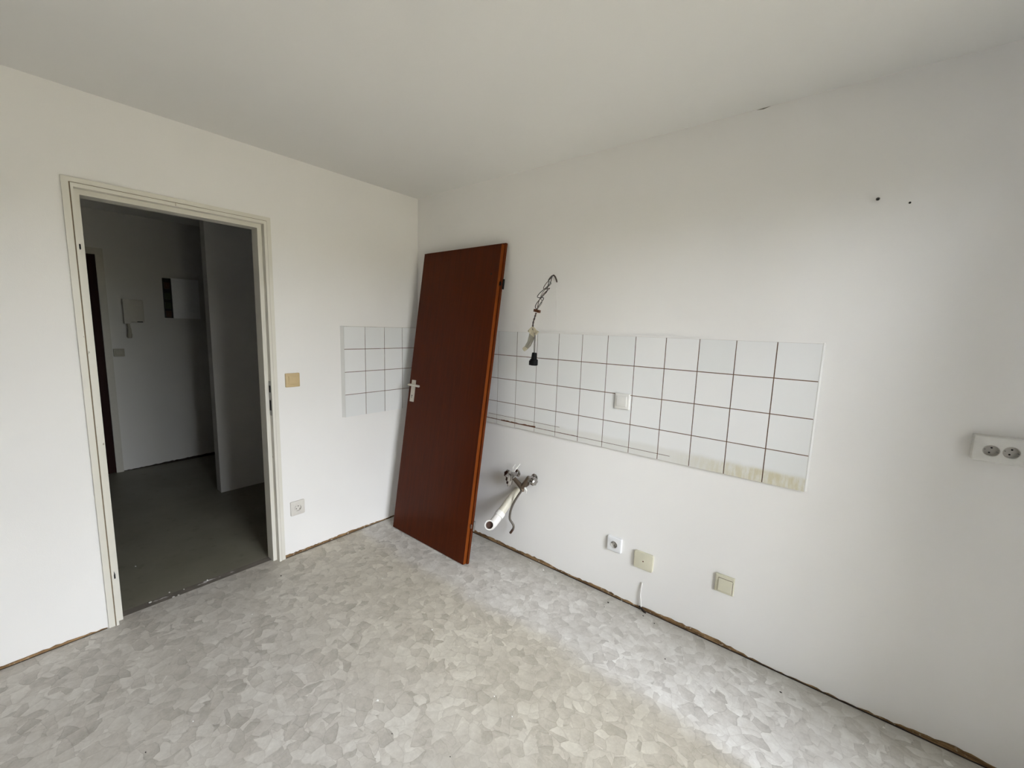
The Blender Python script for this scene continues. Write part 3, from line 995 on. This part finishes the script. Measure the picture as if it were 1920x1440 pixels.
# elbow
E0 = Cc + d1 * 0.016
mouth = dpl(at((917.5, 984.5), 0.262))
axm = Vector((0.50, -0.70, 0.50)).normalized()
k1 = E0 + d1 * 0.045
k2 = mouth - axm * 0.045 + Vector((0, 0, -0.006))
path = smoothpath([E0, k1 * 0.75 + E0 * 0.25, (k1 + k2) * 0.5 + (d1 - axm) * 0.004, k2 * 0.7 + mouth * 0.3, mouth - axm * 0.012, mouth], 5)
bm = bmesh.new()
N = 28
outer = addtube(bm, path, [0.0265] * (len(path) - 5) + [0.0275, 0.0288, 0.029, 0.029, 0.0285], N, cap=False)
# rim and bore
t = (path[-1] - path[-2]).normalized()
inner = []
for off, r_ in ((0.0, 0.0225), (-0.030, 0.0215), (-0.060, 0.020)):
    inner.append([bm.verts.new(mouth + t * off + (v.co - mouth).normalized() * r_) for v in outer[-1]])
allr = [outer[-1]] + inner
for a, b in zip(allr, allr[1:]):
    for k in range(N):
        bm.faces.new((a[k], a[(k + 1) % N], b[(k + 1) % N], b[k]))
link('elbow', bm, PVC, dp, smooth=True)
bm = bmesh.new()
bm.faces.new([bm.verts.new(v) for v in [mouth + t * -0.026 + (t.orthogonal().normalized() * math.cos(2 * math.pi * k / 20) + t.cross(t.orthogonal().normalized()) * math.sin(2 * math.pi * k / 20)) * 0.0214 for k in range(20)]])
link('bore', bm, BROWNWIRE, dp)

# ------------------------------------------------------------------ white cable stub by the floor
A = at((1203, 1138)); B = at((1202, 1112)); Cx = at((1204.5, 1092))
cs = tube('cable_stub', smoothpath([(A.x, -0.008, 0.002), (A.x - 0.002, -0.010, 0.04), (B.x, -0.010, B.z), (Cx.x, -0.004, Cx.z)], 5), 0.0035, PVC, None, 8)
tag(cs, 'thin white cable stub standing up from the floor below the beige cover plate', 'cable')
bm = bmesh.new()
A = onfloor((1207, 1143)); 
Mx = Matrix.Translation((A.x, -0.014, 0.010)) @ Matrix.Rotation(math.radians(35), 4, 'Y')
addbox(bm, (-0.022, -0.004, -0.004), (0.022, 0.003, 0.004), 0, Mx)
bevel(bm, 0.002, 1)
sp = link('wood_splinter', bm, GAPDARK)
tag(sp, 'dark wood splinter at the foot of the thin white cable', 'splinter')

# ------------------------------------------------------------------ hall: entrance door, intercom, fuse box, switch
ed = empty('door_2', (HX, -1.41, 0), LW)
struct(ed, 'dark brown entrance door with pale casing at the end of the hall', 'door')
box('casing', (0.0, -0.018, -0.004), (0.050, 0.0, 2.02), DINGY, ed, 0.003)
box('casing', (-0.93, -0.018, -0.004), (-0.88, 0.0, 2.02), DINGY, ed, 0.003)
box('casing', (-0.88, -0.018, 1.965), (0.0, 0.0, 2.02), DINGY, ed, 0.003)
box('leaf', (-0.879, -0.012, -0.002), (-0.001, 0.0, 1.964), ENTRY, ed, 0.002)
bm = bmesh.new()
addtube(bm, [(-0.82, -0.012, 1.03), (-0.82, -0.05, 1.03), (-0.80, -0.055, 1.03), (-0.71, -0.055, 1.03)], 0.009, 10)
link('handle', bm, ALU, ed, smooth=True)

ic = empty('intercom_phone', (HX, -1.185, 1.49), LW)
tag(ic, 'white wall intercom with hanging handset beside the entrance door', 'intercom')
plate_closed('housing', 0.125, 0.205, 0.035, DINGY, ic, 0.008)
bm = bmesh.new()
addbox(bm, (-0.082, -0.062, -0.10), (-0.040, -0.034, 0.105))
addbox(bm, (-0.084, -0.075, 0.06), (-0.038, -0.034, 0.105))
addbox(bm, (-0.084, -0.075, -0.115), (-0.038, -0.034, -0.065))
bevel(bm, 0.006, 2, 60)
link('handset', bm, DINGY, ic, smooth=True)
box('slot', (0.010, -0.0365, -0.102), (0.050, -0.034, -0.094), HOLE, ic)
bm = bmesh.new()
for k in range(4):
    addbox(bm, (0.012, -0.0362, 0.05 + k * 0.011), (0.048, -0.0346, 0.054 + k * 0.011))
link('speaker_grille', bm, GREYHOLE, ic)
tube('handset_end', smoothpath([(-0.058, -0.045, -0.10), (-0.052, -0.042, -0.15), (-0.050, -0.040, -0.20), (-0.052, -0.036, -0.245)], 4), [0.012] * 5 + [0.015] * 4 + [0.019] * 3 + [0.015], DINGY2, ic, 10)

fb = empty('fuse_box', (HX, -0.828, 1.625), LW)
tag(fb, 'open fuse box with white cover on the hall wall', 'fuse box')
bm = bmesh.new()
for lo, hi in (((-0.137, -0.004, -0.188), (0.137, 0.0, 0.188)), ((-0.137, -0.035, -0.188), (-0.133, -0.004, 0.188)), ((0.133, -0.035, -0.188), (0.137, -0.004, 0.188)), ((-0.133, -0.035, 0.184), (0.133, -0.004, 0.188)), ((-0.133, -0.035, -0.188), (0.133, -0.004, -0.184))):
    addbox(bm, lo, hi)
link('back_box', bm, DARKBOX, fb)
for k, (zz, mt) in enumerate(((0.12, BREAKER2), (0.02, BREAKER), (-0.07, BREAKER), (-0.15, BREAKER2))):
    bm = bmesh.new()
    addbox(bm, (-0.128, -0.026, zz - 0.03), (-0.085, -0.004, zz + 0.03))
    addbox(bm, (-0.112, -0.034, zz - 0.008), (-0.100, -0.026, zz + 0.008))
    link('breaker', bm, mt, fb)
box('cover', (-0.078, -0.050, -0.190), (0.137, -0.0355, 0.192), WHITE2, fb, 0.004)

e = empty('light_switch', (HX, -1.315, 1.11), LW)
tag(e, 'small dingy light switch below the intercom in the hall', 'light switch')
plate_closed('cover_plate', 0.075, 0.07, 0.012, DINGY2, e)
plate_closed('rocker', 0.05, 0.045, 0.004, DINGY2, e, 0.002, -0.0115)

# ------------------------------------------------------------------ paint chips and crumbs on the floors
def flake(name, px, size, mat, label, cat, group, z=0.0):
    p = onfloor(px, z)
    bm = bmesh.new()
    n = random.randint(5, 7)
    h_ = random.uniform(0.0012, 0.003)
    a0 = random.uniform(0, 6.28)
    st_ = random.uniform(0.5, 1.0)
    lo_, hi_ = [], []
    for k in range(n):
        a = a0 + 2 * math.pi * k / n
        r_ = size * random.uniform(0.6, 1.1)
        x, y = r_ * math.cos(a), r_ * math.sin(a) * st_
        lo_.append(bm.verts.new((x, y, 0)))
        hi_.append(bm.verts.new((x * 0.85, y * 0.85, h_ * random.uniform(0.6, 1.2))))
    bm.faces.new(lo_[::-1]); bm.faces.new(hi_)
    for k in range(n):
        bm.faces.new((lo_[k], lo_[(k + 1) % n], hi_[(k + 1) % n], hi_[k]))
    o = link(name, bm, mat)
    o.location = (p.x, p.y, z)
    tag(o, label, cat, group)
for px, s in (((708, 1313), .0055), ((927, 1306), .003), ((810, 1181), .004), ((673, 1097), .0035), ((717, 1085), .003), ((960, 1344), .003), ((881, 1118), .005), ((1131, 1187), .0035), ((473, 1152), .004), ((995, 1055), .006), ((1019, 1069), .007), ((1043, 1095), .006), ((1165, 1127), .005), ((1181, 1134), .004), ((337, 1219), .0045), ((362, 1353), .0025), ((1128, 1187), .004), ((1657, 1365), .006), ((640, 1042), .0035)):
    flake('paint_chip', px, s, CHIP, 'tiny white paint chip lying on the patterned linoleum', 'paint chip', 'white paint chips on the linoleum')
for px, s in (((1140, 1130), .006), ((1206, 1155), .004), ((1227, 1169), .0035), ((1247, 1236), .003), ((1464, 1298), .005), ((527, 1080), .005), ((844, 1419), .0025), ((735, 1376), .0025), ((273, 1411), .0025), ((1133, 1138), .003)):
    flake('crumb', px, s, CRUMB, 'tiny dark crumb lying on the patterned linoleum', 'crumb', 'dark crumbs on the linoleum')
for px, s in (((254, 1062), .008), ((318, 1111), .006), ((326, 1120), .013), ((335, 1116), .010), ((282, 1129), .009), ((389, 1088), .007), ((345, 1105), .006)):
    p = onfloor(px)
    flake('paint_flake', px, s, CHIP, 'white paint flake on the grey floor of the doorway', 'paint flake', 'white paint flakes in the doorway', -0.004 if p.x < -0.1 else -0.003)
# torn paper scrap near the wall
p = onfloor((1776, 1432))
flake('plaster_scrap', (1776, 1430), 0.016, CHIP, 'larger pale plaster scrap on the linoleum close to the tiled wall', 'plaster scrap', None)
